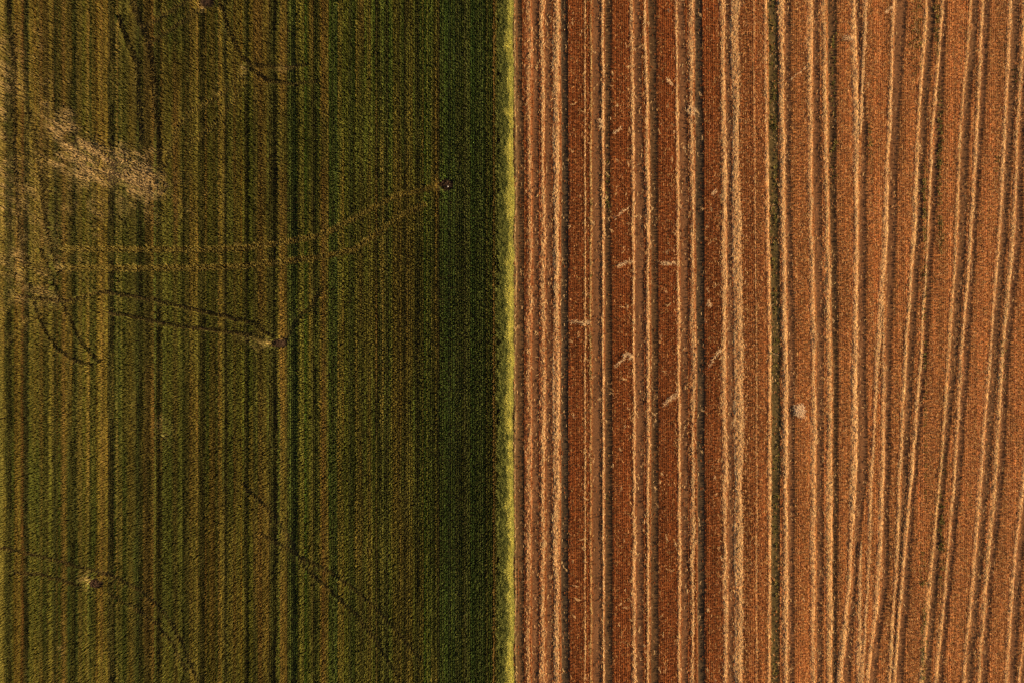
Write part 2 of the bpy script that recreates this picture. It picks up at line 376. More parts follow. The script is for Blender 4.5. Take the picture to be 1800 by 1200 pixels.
def field_at(px, py):
    """height and soil colour of the stubble field at photo pixels (arrays of one shape)"""
    h = np.zeros_like(px); 
    t = smooth(1230, 1420, px + 30 * (vnoise(px / 90, py / 160, 3) - .5))
    red = np.array((.240, .080, .024)); org = np.array((.42, .170, .052))
    col = red[None] * (1 - t[..., None]) + org[None] * t[..., None]
    n = vnoise(px / 22, py / 60, 5)[..., None]
    col = col * (.72 + .25 * n + .35 * vnoise(px / 2.6, py / 110, 6)[..., None])
    bare = np.zeros_like(px)
    for k, (ys, pr, depth, kind) in enumerate(RUTS):
        a, b = rows_of(ys, pr, py)
        w = wob(py, k, 1.0); a = a + w; b = b + w
        edge = 2.2 if pr[0][0] < 1300 else 3.2
        pale_rut = kind == 'd' and pr[0][0] > 1480
        m = smooth(a - edge, a + edge * .5, px) * (1 - smooth(b - edge * .5, b + edge, px))
        ok = np.ones_like(py)
        if ys[0] > 100: ok = smooth(ys[0] - 60, ys[0] + 30, py)
        m = m * ok
        cc = (np.array((.180, .086, .037)) if pale_rut else SOIL[kind]) * (.8 + .4 * vnoise(px / 5, py / 40, k + 9)[..., None])
        col = col * (1 - m[..., None]) + cc * m[..., None]
        h = h - depth * (.20 if kind == 'b' or pale_rut else .34) * m
        bare = np.maximum(bare, m)
    return h, col, bare

def lines_at(px, py):
    s = np.zeros_like(px)
    for k, (ys, pr, st, lug, gr, lab) in enumerate(LINES):
        c = interp(py, ys, [p[0] for p in pr]); w = np.maximum(interp(py, ys, [p[1] for p in pr]), 1.2)
        m = 1 - smooth(w * .8, w * 1.15, np.abs(px - c))
        if len(ys) and (ys[0] < -50 or ys[0] > 100): m = m * line_window(ys, py)
        s = np.maximum(s, m * st)
    return s

def line_window(ys, py):
    w = np.ones_like(py)
    if ys[0] > 100: w = w * smooth(ys[0] - 8, ys[0] + 30, py)
    if ys[-1] < 1100: w = w * (1 - smooth(ys[-1] - 30, ys[-1] + 8, py))
    return w

def axis(lo, hi, step, far, n=14):
    mid = np.arange(lo, hi + step / 2, step)
    g = np.geomspace(1.0, far, n)
    return np.concatenate([lo - g[::-1], mid, hi + g])

gx = np.concatenate([-38.5 - np.geomspace(1, 900, 14)[::-1], np.arange(-38.5, -0.6, .45), np.arange(-0.4, 38.0, .055), 38.1 + np.geomspace(1, 900, 14)])
gy = axis(-FIELD_Y, FIELD_Y, .22, 900)
GX, GY = np.meshgrid(gx, gy, indexing='ij')
PX = GX / S + 900; PY = 600 - GY / S
gh, gc, _ = field_at(PX.ravel(), np.clip(PY.ravel(), -200, 1400))
gh = gh + (vnoise(GX.ravel() * 2.3, GY.ravel() * 1.1, 21) - .5) * .03
left = GX.ravel() < -.1
gh[left] = (vnoise(GX.ravel() * 1.3, GY.ravel() * 1.3, 22)[left] - .5) * .04
gc[left] = np.array((.07, .045, .022))
V = np.stack([GX.ravel(), GY.ravel(), gh], 1)
me = np_mesh("ground", V, grid_quads(len(gx), len(gy)), None, M_GROUND, gc)
link("ground", me, kind="structure", label="brown field soil with wheel ruts running between the stubble strips", cat="field")

# fast lookup of the terrain under things
ys_u = gy
def ground_z(x, y):
    i = np.clip(np.searchsorted(gx, x) - 1, 0, len(gx) - 2); j = np.clip(np.searchsorted(gy, y) - 1, 0, len(gy) - 2)
    H = gh.reshape(len(gx), len(gy))
    fx = np.clip((x - gx[i]) / (gx[i + 1] - gx[i]), 0, 1); fy = np.clip((y - gy[j]) / (gy[j + 1] - gy[j]), 0, 1)
    return (H[i, j] * (1 - fx) + H[i + 1, j] * fx) * (1 - fy) + (H[i, j + 1] * (1 - fx) + H[i + 1, j + 1] * fx) * fy

# ================================================================== standing stubble
def make_stubble():
    protos = []
    for k in range(4):
        r = np.random.default_rng(40 + k); st = []
        for i in range(6):
            st.append((r.normal(0, .013), r.uniform(-.055, .055), r.normal(0, .02), r.normal(0, .025), r.uniform(.7, 1.15), r.uniform(.005, .0085)))
        protos.append(stub_proto("stubble_stalks", st, M_PLANT))
    xs = np.arange(.15, X_RIGHT - .2, .135); ys = np.arange(-FIELD_Y, FIELD_Y, .11)
    X, Y = np.meshgrid(xs, ys, indexing='ij'); X = X.ravel(); Y = Y.ravel()
    X = X + RNG.normal(0, .007, X.size); Y = Y + RNG.uniform(-.05, .05, Y.size)
    px = X / S + 900; py = 600 - Y / S
    h, c, bare = field_at(px, py); ln = lines_at(px, py)
    keep = RNG.random(X.size) > np.maximum(bare * .93, ln * .5)
    keep &= px > 901
    X, Y, px, py, bare, ln = (a[keep] for a in (X, Y, px, py, bare, ln))
    z = ground_z(X, Y) - .01
    n = len(X)
    t = smooth(1230, 1420, px + 30 * (vnoise(px / 90, py / 160, 3) - .5))[:, None]
    red = np.array((.44, .140, .036)); org = np.array((.68, .305, .106))
    tint = red * (1 - t) + org * t
    rown = np.random.default_rng(5).random(400)[np.clip((X / .135).astype(int), 0, 399)]
    tan = smooth(1420, 1800, px + 60 * (vnoise(px / 60, py / 90, 7) - .5))[:, None] * .6
    tint = tint * (1 - tan) + np.array((.72, .36, .140)) * tan
    tint = tint * (.72 + .6 * vnoise(px / 3.0, py / 120, 8))[:, None] * (.74 + .5 * vnoise(px / 13, py / 420, 10))[:, None]
    tint = tint * (.50 + .75 * rown + .30 * RNG.random(n))[:, None]
    pale = RNG.random(n) < .03 + .34 * smooth(.5, .8, vnoise(px / 3.4, py / 55, 33)) * (.4 + .6 * t[:, 0])
    tint[pale] = np.array((.70, .42, .16)) * RNG.uniform(.7, 1.1, pale.sum())[:, None]
    hh = .13 * RNG.uniform(.6, 1.25, n) * (1 - .5 * ln)
    scl = np.stack([np.ones(n), np.ones(n), hh], 1)
    rot = np.stack([RNG.normal(0, .10, n), RNG.normal(0, .10, n), RNG.choice([0, math.pi], n) + RNG.normal(0, .15, n)], 1)
    scatter("stubble", np.stack([X, Y, z], 1), rot, scl, tint, RNG.integers(0, 4, n), protos, "stuff",
            "reddish brown cut stubble standing in drilled rows", "stubble")
make_stubble()

# loose straw and chaff lying all over the stubble, one mass
def make_chaff():
    n = 150000
    X = RNG.uniform(.2, X_RIGHT - .3, n); Y = RNG.uniform(-FIELD_Y, FIELD_Y, n)
    px = X / S + 900; py = 600 - Y / S
    _, _, bare = field_at(px, py)
    t = smooth(1240, 1340, px)
    patch = smooth(.5, .8, vnoise(px / 55 + 7, py / 110, 62)) * t
    dens = (.30 + .35 * t + .5 * (vnoise(px / 18, py / 30, 61) - .4) + .6 * patch + .45 * np.exp(-((px - 1720) / 170) ** 2 - ((py - 960) / 320) ** 2)) * (1 - .94 * bare)  # extra pale chaff at lower right also stands in for brighter light
    near = np.zeros(n)
    for ys, pr, st, lug, gr, lab in LINES:
        c = interp(py, ys, [p[0] for p in pr]); w = np.maximum(interp(py, ys, [p[1] for p in pr]), 1.2)
        near = np.maximum(near, st * np.exp(-((px - c) / (w * 2.0)) ** 2) * line_window(ys, py))
    keep = RNG.random(n) < np.clip(dens + near * .3 * (1 - bare), 0, 1)
    X, Y, px, py = X[keep], Y[keep], px[keep], py[keep]; n = len(X)
    z = ground_z(X, Y) + .015 + RNG.uniform(0, .10, n)
    ang = np.where(RNG.random(n) < .72, math.pi / 2 + RNG.normal(0, .22, n), RNG.uniform(0, math.pi, n))
    col = np.array((.66, .37, .13))[None] * RNG.uniform(.65, 1.1, n)[:, None]
    redm = RNG.random(n) < .45
    col = col * (1 + .25 * t[keep])[:, None]
    col[redm] = np.array((.44, .175, .06)) * (1 + .4 * t[keep][redm])[:, None] * RNG.uniform(.6, 1.2, redm.sum())[:, None]
    Ln = RNG.uniform(.06, .18, n); Wn = RNG.uniform(.009, .017, n)
    for k in range(220):                      # little curved drifts of paler stalks
        cx, cy = RNG.uniform(1000, 1275) if k < 200 else RNG.uniform(1300, 1830), RNG.uniform(-120, 1320)
        a, cur, ln, m = (math.pi / 2 + RNG.normal(0, .5) if RNG.random() < .7 else RNG.uniform(0, math.pi)), RNG.normal(0, .8), RNG.uniform(3, 11), RNG.integers(4, 14)
        tt = RNG.uniform(-.5, .5, m); aa = a + cur * tt
        qx = wx(cx + np.cos(aa) * ln * tt + RNG.normal(0, .9, m)); qy = wy(cy + np.sin(aa) * ln * tt + RNG.normal(0, .9, m))
        X = np.append(X, qx); Y = np.append(Y, qy); z = np.append(z, ground_z(qx, qy) + RNG.uniform(.08, .15, m))
        ang = np.append(ang, -aa + RNG.normal(0, .4, m)); Ln = np.append(Ln, RNG.uniform(.08, .22, m)); Wn = np.append(Wn, RNG.uniform(.009, .017, m))
        col = np.concatenate([col, np.array((.80, .50, .22))[None] * RNG.uniform(.6, 1.1, m)[:, None]])
    v, q, c = straw_mesh(X, Y, z, ang, Ln, Wn, .02, col)
    link("loose_straw", np_mesh("loose_straw", v, q, None, M_STRAW, c, flat=True), kind="stuff",
         label="loose straw and chaff scattered over the stubble", cat="straw")
make_chaff()

# ================================================================== pale straw lines, each a thing of its own
STRAW = np.array((.84, .53, .225)); OLIVE = np.array((.44, .33, .08)); REDSTRAW = np.array((.46, .19, .06))
def make_line(k, spec):
    ys, pr, st, lug, gr, lab = spec
    y0 = -150 if ys[0] <= 100 else ys[0] - 8
    y1 = 1350 if ys[-1] >= 1100 else ys[-1] + 8
    if ys[0] < -50: y0 = max(y0, ys[0])
    step = .055
    Y = np.arange(wy(y1), wy(y0), step); ny = len(Y); py = 600 - Y / S
    c = interp(py, ys, [p[0] for p in pr]); w = np.maximum(interp(py, ys, [p[1] for p in pr]), 1.1)
    c = c + (vnoise(py / 60, np.full(ny, k * 1.1), k + 40) - .5) * 1.6 + (vnoise(py / 16, np.full(ny, k * 1.1), k + 41) - .5) * .7
    wv = w * (.82 + .4 * vnoise(py / 14, np.full(ny, k * 2.7), k + 70))
    taper = np.clip(np.minimum(py - y0, y1 - py) / 25 + .15, .15, 1)
    wv = wv * taper * (.62 + .7 * vnoise(py / 95, np.full(ny, k * 6.1), k + 42))
    U = np.linspace(-1, 1, 9); nu = 9
    X = wx(c)[None] + (U[:, None] * wv[None]) * S
    ragged = (vnoise(py / 3.1, np.full(ny, k * 1.3), k + 90) - .5)
    X[0] -= ragged * .04; X[-1] += (vnoise(py / 2.7, np.full(ny, k * 1.9), k + 91) - .5) * .04
    YY = np.repeat(Y[None], nu, 0)
    # profile: swollen mat, higher where the tyre squeezed it out, sunk edges
    prof = np.clip(1 - U ** 2, 0, 1) ** .5
    hz = (.007 + .004 * st) * prof[:, None] * taper[None]
    hz = hz * (.6 + .8 * vnoise(py[None] / 5 + U[:, None], U[:, None] * 2 + k, k + 30))
    cov = np.full((nu, ny), st)
    if lug:
        side = 1 if k % 2 else -1
        ph = (YY / .165 + U[:, None] * side * (wv[None] * S) / .165 * .9) * 2 * math.pi
        bar = .5 + .5 * np.sin(ph)
        on = smooth(.15, .45, vnoise(py / 60, np.full(ny, k * 5.1), k + 11))[None]
        hz = hz + .022 * (bar - .5) * on * prof[:, None]
        cov = cov * (1 - .6 * (1 - smooth(.2, .6, bar)) * on)
    cov = cov * (.72 + .5 * vnoise(py[None] / 7 + U[:, None] * .7, U[:, None] * 1.5 + k * 2, k + 31))
    # a bright core that wanders inside a weaker, wider cover
    u0 = .25 + .7 * (vnoise(py / 45, np.full(ny, k * 4.3), k + 35) - .5)
    run = .35 + .95 * smooth(.2, .75, vnoise(py / 17, np.full(ny, k * 3.3), k + 36))
    core = np.exp(-((U[:, None] - u0[None]) / (.34 + .25 * (w.mean() < 2.5) + .22 * (k > 13))) ** 2) * run[None]
    if w.mean() > 6.5: core = np.maximum(core, .85 * np.exp(-((U[:, None] + .62) / .26) ** 2) * run[None, ::-1])
    cov = cov * (.26 + .22 * (k > 13) + 1.0 * core)
    lump = vnoise(YY * 8.5 + X * (3 if k % 2 else -3), X * 9.5, k + 34)
    cov = cov * (.5 + .8 * smooth(.22, .7, lump))
    hz = hz + (.009 + .008 * st) * (lump - .35) * prof[:, None]
    cov = np.clip(cov, 0, 1)[..., None]
    zz = ground_z(X.ravel(), YY.ravel()).reshape(nu, ny)
    Z = np.maximum(zz, zz.mean(0)[None] - .03) + hz + .012
    Z[0] = zz[0] - .02; Z[-1] = zz[-1] - .02
    t = smooth(1240, 1330, c)[None, :, None]
    under = np.array((.30, .098, .028)) * (1 - t) + np.array((.48, .195, .060)) * t
    if k == 0: under = np.array((.10, .052, .022)) + 0 * t
    pale = STRAW * (1 - gr) + OLIVE * gr
    col = under * (1 - cov) + pale * cov
    V = np.stack([X, YY, Z], 2).reshape(-1, 3)
    o = link("straw_line", np_mesh("straw_line", V, grid_quads(nu, ny), None, M_STRAWBED, col.reshape(-1, 3)),
             label=lab, cat="straw line", group="pale straw lines on the stubble")
    # loose stalks on top of the mat
    L = wy(y0) - wy(y1)
    n = int(L * (14 + 75 * st * min(1.5, w.mean() / 4.5)))
    sy = RNG.uniform(wy(y1), wy(y0), n); spy = 600 - sy / S
    j = np.clip(((sy - Y[0]) / step).astype(int), 0, ny - 1)
    u = np.clip(u0[j] + RNG.normal(0, .36, n), -1.4, 1.4)
    far = RNG.random(n) < .16; u[far] = RNG.normal(0, 1.6, far.sum())
    sx = wx(c[j]) + u * wv[j] * S
    sz = ground_z(sx, sy) + .035 + (.015 + .012 * st) * np.clip(1 - u ** 2, 0, 1) + RNG.uniform(0, .03, n)
    keepS = RNG.random(n) < .25 + .75 * run[j]
    sx, sy, sz, u, j = sx[keepS], sy[keepS], sz[keepS], u[keepS], j[keepS]; n = len(sx)
    ang = np.where(RNG.random(n) < .8, math.pi / 2 + RNG.normal(0, .25, n), RNG.uniform(0, math.pi, n))
    cc = (pale * (.75 + .25 * st))[None] * RNG.uniform(.55, 1.2, n)[:, None]
    rm = RNG.random(n) < .28 * (1.1 - st) + .1
    cc[rm] = REDSTRAW * RNG.uniform(.6, 1.2, rm.sum())[:, None]
    v, q, c3 = straw_mesh(sx, sy, sz, ang, RNG.uniform(.07, .24, n), RNG.uniform(.010, .022, n), .012, cc)
    p = link("stalks", np_mesh("stalks", v, q, None, M_STRAW, c3, flat=True), o); p["kind"] = "stuff"
for k, spec in enumerate(LINES): make_line(k, spec)

# ================================================================== green weeds in the stubble
def leaf_protos(name, seeds, nb, lean, droop, w, spread):
    out = []
    for sd in seeds:
        r = np.random.default_rng(sd); bl = []
        for i in range(nb):
            a = r.uniform(0, 2 * math.pi)
            bl.append((r.normal(0, spread), r.normal(0, spread), a, r.uniform(.5, 1.3) * lean, r.uniform(.65, 1.08), r.uniform(.7, 1.3) * w, r.uniform(.0, droop)))
        out.append(proto(name, bl, M_PLANT))
    return out

def make_weeds():
    P = []
    for (x, hw, y0, y1, d) in WEEDS:
        n = int(hw * 2 * S * (y1 - y0) * S * 75 * d)
        py = RNG.uniform(y0, y1, n); px = x + np.clip(RNG.normal(0, .55, n), -1.2, 1.2) * hw
        k = vnoise(px / 4, py / 16, 77) > .38
        e = np.minimum(py - y0, y1 - py) / 60
        k &= RNG.random(n) < np.clip(e, .1, 1)
        P.append(np.stack([px[k], py[k]], 1))
    P = np.concatenate(P); P = P[np.abs(wy(P[:, 1])) < FIELD_Y]
    X = wx(P[:, 0]); Y = wy(P[:, 1]); n = len(X)
    z = ground_z(X, Y)
    tint = np.array((.17, .150, .030)) * RNG.uniform(.5, 1.5, n)[:, None]
    yl = RNG.random(n) < .3
    tint[yl] = np.array((.36, .27, .07)) * RNG.uniform(.6, 1.2, yl.sum())[:, None]
    s = RNG.uniform(.09, .17, n)
    scatter("weeds", np.stack([X, Y, z], 1), np.stack([RNG.normal(0, .2, n), RNG.normal(0, .2, n), RNG.uniform(0, 6.28, n)], 1),
            np.stack([s * 1.2, s * 1.2, s], 1), tint, RNG.integers(0, 3, n), leaf_protos("weed_tuft", (61, 62, 63), 9, .55, .4, .16, .12),
            "stuff", "low olive green weeds sprouting in the ruts of the stubble", "weeds")
make_weeds()

# ================================================================== the standing crop
ZC = .42
KC = (CAM_H - ZC) / CAM_H          # the canopy is a little nearer to the lens than the ground
def cx_(px): return (np.asarray(px, float) - 900) * S * KC
def cy_(py): return (600 - np.asarray(py, float)) * S * KC

def seg_dist(px, py, pts):
    best = np.full(px.shape, 1e9); dirx = np.zeros(px.shape); diry = np.zeros(px.shape)
    for (x0, y0), (x1, y1) in zip(pts[:-1], pts[1:]):
        dx, dy = x1 - x0, y1 - y0; L2 = dx * dx + dy * dy
        t = np.clip(((px - x0) * dx + (py - y0) * dy) / L2, 0, 1)
        d = np.hypot(px - x0 - t * dx, py - y0 - t * dy)
        m = d < best
        best[m] = d[m]; dirx[m] = dx / L2 ** .5; diry[m] = dy / L2 ** .5
    return best, dirx, diry

TYPE = {'o': (.205, .168, .034), 'd': (.110, .108, .026), 'D': (.122, .146, .032), 'b': (.235, .160, .033), 'B': (.265, .165, .036),
        'g': (.170, .175, .032), 'y': (.27, .25, .055)}
def make_crop():
    protos = leaf_protos("crop_tuft", (11, 12, 13, 14, 15), 7, .092, .28, .019, .018)
    xs = np.arange(X_LEFT, cx_(876), .142); ys = np.arange(-FIELD_Y, FIELD_Y, .052)
    X, Y = np.meshgrid(xs, ys, indexing='ij'); ri = np.repeat(np.arange(len(xs)), len(ys))
    X = X.ravel(); Y = Y.ravel()
    X = X + RNG.normal(0, .011, X.size); Y = Y + RNG.uniform(-.026, .026, Y.size)
    px = X / S / KC + 900; py = 600 - Y / S / KC
    n = len(X)
    rr = np.random.default_rng(77)
    rh = (1 + rr.normal(0, .08, len(xs)))[ri]; rc = (rr.normal(0, 1, (len(xs), 1)) + .35 * rr.normal(0, 1, (len(xs), 3)))[ri]
    H = np.ones(n) * rh; T = np.array(TYPE['o'])[None].repeat(n, 0)
    # broad drifts of greener and browner plants
    dr = vnoise(px / 150 + 4, py / 260, 81); dr2 = vnoise(px / 40, py / 120, 82)
    g = np.clip((dr - .45) * 1.8 + smooth(250, 850, px) * .30 + smooth(90, 160, px) * (1 - smooth(160, 230, px)) * .5, 0, 1)[:, None]
    T = T * (1 - g) + np.array((.135, .155, .028)) * g
    tl = 1.1 * ((np.exp(-((px - 40) / 280) ** 2 - ((py - 150) / 430) ** 2) + .5 * np.exp(-((px - 0) / 60) ** 2)) * .6).clip(0, .8)[:, None]
    T = T * (1 - tl) + np.array((.300, .205, .050)) * tl
    for (gx_, gy_, rx, ry, st) in ((520, 1110, 70, 190, .8), (615, 90, 90, 240, .6), (142, 520, 22, 130, .5), (490, 930, 60, 60, .6), (120, 900, 60, 120, .5), (780, 60, 90, 160, .5), (300, 60, 30, 60, .5), (530, 560, 40, 120, .5), (660, 1130, 60, 120, .4)):
        gm = (np.exp(-((px - gx_) / rx) ** 2 - ((py - gy_) / ry) ** 2) * st * (.5 + dr2))[:, None].clip(0, 1)
        T = T * (1 - gm) + np.array((.150, .175, .030)) * gm
    # narrow bands where the drill or the soil changes: riper or greener plants
    bn = smooth(.50, .72, .6 * vnoise(px / 7, py / 260, 102) + .4 * vnoise(px / 23 + 5, py / 300, 103))[:, None] * (.72 - .2 * smooth(400, 850, px))[:, None]
    T = T * (1 - bn) + np.array((.255, .170, .036)) * bn
    gn = smooth(.55, .75, .6 * vnoise(px / 8 + 31, py / 220, 104) + .4 * vnoise(px / 30, py / 200, 105))[:, None] * .7
    T = T * (1 - gn) + np.array((.110, .130, .026)) * gn
    bfall = (1 - smooth(560, 820, px))
    for (a, b, hf, ty) in STRIPS:
        wv = (vnoise(py / 90, np.full(n, a), 83) - .5) * 3
        m = smooth(a - 1.5, a + 1.5, px + wv) * (1 - smooth(b - 1.5, b + 1.5, px + wv))
        fade = .45 + .55 * smooth(.2, .55, vnoise(py / 120 + a, np.full(n, a * .1), 84))
        if ty in 'bB': m2 = m * fade * (.5 + .25 * bfall)
        else: m2 = m * (.75 + .25 * fade)
        vary = .25 + .6 * smooth(.25, .6, vnoise(py / 70 + a * 1.7, np.full(n, a * .37), 79))
        H = H * (1 - m) + H * (1 - (1 - hf) * vary) * m
        T = T * (1 - m2[:, None]) + np.array(TYPE[ty]) * m2[:, None]
    T = T * (1 + .36 * smooth(330, 720, px))[:, None] * np.array((.95, 1.0, .96)) * (1 + .24 * rc * np.array([1, .8, .8])).clip(.5, 1.6)
    T = T * (.70 + .45 * dr2 + .18 * vnoise(px / 12, py / 20, 106))[:, None] * RNG.uniform(.86, 1.14, n)[:, None]
    # pressed tracks
    lean = np.zeros(n); ldir = RNG.uniform(0, 6.28, n)
    for (pts, hw, fl, br) in TRACKS:
        if br != 1.0 and hw < 4.5: fl = fl * .66
        x0 = min(p[0] for p in pts) - 20; x1 = max(p[0] for p in pts) + 20; y0 = min(p[1] for p in pts) - 20; y1 = max(p[1] for p in pts) + 20
        sel = np.where((px > x0) & (px < x1) & (py > y0) & (py < y1))[0]
        d, dx, dy = seg_dist(px[sel], py[sel], pts)
        brk = smooth(.22, .42, vnoise(px[sel] / 22 + hw, py[sel] / 22, 85))
        m = (1 - smooth(hw * .75, hw * 1.4, d)) * (.75 + .25 * brk)
        horiz = .85 + .15 * smooth(560, 470, px[sel]) if br == 1.0 else np.zeros(len(sel))
        H[sel] *= 1 - fl * .70 * m * (1 - horiz)
        lean[sel] = np.maximum(lean[sel], m * fl * 1.25 * (1 - .6 * horiz))
        ang = np.arctan2(-dy, dx) + RNG.normal(0, .5, len(sel))
        ldir[sel] = np.where(m > .3, ang, ldir[sel])
        if br:
            if br != 1.0: horiz = np.ones(len(sel))
            bb = np.clip(m * br * horiz * 1.1, 0, .95)[:, None]
            T[sel] = T[sel] * (1 - bb) + np.array((.50, .39, .095)) * bb  # brightness of pressed blades catching the light, put into the tint
            H[sel] *= 1 + .22 * m * br * horiz
        else:
            tr = np.array((.15, .11, .034)) if hw > 4.6 else np.array((.24, .185, .052))
            T[sel] = T[sel] * (1 - .65 * m[:, None]) + tr * .65 * m[:, None]
    # lodged, bleached patches; beside the mounds they paint in sunlit grass
    for (cx, cy, rx, ry, a, st) in LODGED_AND_LIT:
        ca, sa = math.cos(math.radians(a)), math.sin(math.radians(a))
        u = ((px - cx) * ca + (py - cy) * sa) / rx; v = (-(px - cx) * sa + (py - cy) * ca) / ry
        r = np.hypot(u, v) + (vnoise(px / 7, py / 7, 86) - .5) * .7 + (vnoise(px / 24, py / 24, 88) - .5) * 1.1
        m = (1 - smooth(.35, 1.25, r)) * st
        streak = smooth(.3, .62, vnoise((px * .45 - py * .89) / 5.5, (px * .89 + py * .45) / 24, 87)) * (.45 + .55 * smooth(.3, .6, vnoise(px / 9, py / 9, 101)))
        mm = m * (.12 + .88 * streak)
        H *= 1 - .42 * m * (1 - .4 * streak)
        lean = np.maximum(lean, m * (.35 + .75 * streak))
        ldir = np.where(m > .25, math.radians(150) + RNG.normal(0, .6, n), ldir)
        T = T * (1 - mm[:, None]) + np.array((.66, .46, .20)) * RNG.uniform(.65, 1.1, n)[:, None] * mm[:, None]
    lg = np.zeros(n)
    for (cx, cy, rx, ry, a, st) in LODGED_AND_LIT:
        if st >= .45: lg = np.maximum(lg, st * np.exp(-((px - cx) / rx) ** 2 - ((py - cy) / ry) ** 2))
    X = X + RNG.normal(0, .06, n) * lg; Y = Y + RNG.normal(0, .06, n) * lg
    T = T * (1 + lg * RNG.uniform(-.25, .25, n))[:, None]
    keep = RNG.random(n) > .22 * lg * smooth(.35, .6, vnoise(px / 3.5, py / 3.5, 89))
    for (mx, my, rx, ry) in MOUNDS:
        r = np.hypot((px - mx) / rx, (py - my) / ry)
        keep &= r > 1.05 + .25 * (RNG.random(n) - .5)
        nearm = np.exp(-((r - 1.3) / .6) ** 2)
        T = T * (1 + .6 * nearm * (px < mx))[:, None]  # sunlit side left of each mound painted into the crop tint
    keep &= RNG.random(n) > .03
    X, Y, px, py, H, T, lean, ldir, ri = (a[keep] for a in (X, Y, px, py, H, T, lean, ldir, ri)); n = len(X)
    hh = .52 * H * RNG.uniform(.88, 1.10, n)
    tilt = np.clip(RNG.normal(0, .07, n) + lean, -1.35, 1.35)
    # tilt towards ldir: rotate about the horizontal axis at right angles to it
    rz = RNG.uniform(0, 6.28, n)
    rot = np.stack([RNG.normal(0, .08, n), tilt, ldir], 1)
    wd = .62 + .25 * lean
    scl = np.stack([np.full(n, .62) * RNG.uniform(.8, 1.3, n), np.full(n, .62) * RNG.uniform(.8, 1.3, n), hh], 1)
    z = ground_z(X, Y) - .01
    scatter("crop", np.stack([X, Y, z], 1), rot, scl, T, RNG.integers(0, 5, n), protos, "stuff",
            "dark olive green crop drilled in close upright rows", "crop")
make_crop()

# ------------------------------------------------------------------ paler grass along the crop's edge; sunlit brightness partly put into its tint
def make_margin():
    protos = leaf_protos("margin_tuft", (31, 32, 33, 34), 12, .30, .30, .040, .06)
    n = 34000
    px = 875 + 24 * RNG.random(n) ** .8; py = RNG.uniform(-160, 1360, n)
    edge = 897.3 + wob(py, 3, 2.2)
    u = (px - 876) / 22
    gap = smooth(.46, .62, vnoise(px / 5, py / 9, 91))
    keep = (px < edge) & (RNG.random(n) < np.clip(.45 + .6 * smooth(.2, .65, u), 0, 1)) & (RNG.random(n) > gap * (1 - smooth(.5, .95, u)) * .7)
    px, py, u = px[keep], py[keep], u[keep]; n = len(px)
    X = cx_(px); Y = cy_(py)
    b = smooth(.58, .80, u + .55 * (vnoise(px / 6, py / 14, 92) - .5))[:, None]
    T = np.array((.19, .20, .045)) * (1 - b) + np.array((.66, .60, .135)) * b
    gm = smooth(.45, .7, vnoise(px / 7, py / 19, 93))[:, None] * .3
    T = T * (1 - gm) + np.array((.27, .30, .07)) * (.5 + .5 * b) * gm
    T = T * RNG.uniform(.65, 1.3, n)[:, None]
    hh = (.43 - .18 * u) * RNG.uniform(.75, 1.15, n)
    rot = np.stack([RNG.normal(0, .2, n), .15 + .35 * u + RNG.normal(0, .2, n), np.zeros(n)], 1)
    rot[:, 2] = RNG.normal(0, .5, n)
    scl = np.stack([np.full(n, .60), np.full(n, .60), hh], 1)
    scatter("grass_margin", np.stack([X, Y, ground_z(X, Y) - .01], 1), rot, scl, T, RNG.integers(0, 4, n), protos, "stuff",
            "bright yellow green grass along the sunlit edge of the crop", "grass")
make_margin()

# ================================================================== bare mounds in the crop
def make_mound(k, px, py, rx, ry, lab):
    n1, n2 = 15, 28
    x0, y0 = float(wx(px)), float(wy(py)); a, b = rx * S * 1.15, ry * S * 1.15
    R, A = np.meshgrid(np.linspace(0, 1, n1), np.linspace(0, 2 * math.pi, n2, endpoint=False), indexing='ij')
    wobb = 1 + .22 * (vnoise(np.cos(A) * 2 + 9, np.sin(A) * 2 + 9 + k, 95) - .5) * 2
    X = a * R * np.cos(A) * wobb; Y = b * R * np.sin(A) * wobb
    Z = .16 * (1 - R ** 2) + .10 * (vnoise(X * 7 + 20, Y * 7 + 20, 96 + k) - .5) * (1 - R ** 3) - .05 * R ** 4 - .06 * np.exp(-(R / .3) ** 2)
    q = []
    for i in range(n1 - 1):
        for j in range(n2):
            q.append((i * n2 + j, (i + 1) * n2 + j, (i + 1) * n2 + (j + 1) % n2, i * n2 + (j + 1) % n2))
    col = np.array((.060, .036, .022)) * (.7 + .6 * vnoise(X.ravel() * 9 + 5, Y.ravel() * 9 + 5, 97 + k))[:, None]
    o = link("soil_mound", np_mesh("soil_mound", np.stack([X, Y, Z], 2).reshape(-1, 3), np.array(q), None, M_MOUND, col),
             label=lab, cat="soil mound", group="bare soil mounds in the crop", loc=(x0, y0, 0.0))
    # clods lying on it
    r = np.random.default_rng(300 + k)
    ico_v = np.array([(0, 0, 1), (.9, 0, .3), (.28, .85, .3), (-.73, .53, .3), (-.73, -.53, .3), (.28, -.85, .3), (0, 0, -.6)])
    ico_t = np.array([(0, 1, 2), (0, 2, 3), (0, 3, 4), (0, 4, 5), (0, 5, 1), (6, 2, 1), (6, 3, 2), (6, 4, 3), (6, 5, 4), (6, 1, 5)])
    vv, tt = [], []
    for i in range(34):
        rr = r.random() ** .6 * .95; aa = r.uniform(0, 6.28); s = r.uniform(.02, .055)
        p = np.array([a * rr * math.cos(aa), b * rr * math.sin(aa), .16 * (1 - rr ** 2) + .01])
        tt.append(ico_t + len(vv) * 7); vv.append(ico_v * s * r.uniform(.7, 1.3, 3) + p)
    vv = np.concatenate(vv)
    c = link("clods", np_mesh("clods", vv, None, np.concatenate(tt), M_MOUND, np.array((.075, .045, .028))[None].repeat(len(vv), 0), flat=True), o)
    c["kind"] = "stuff"
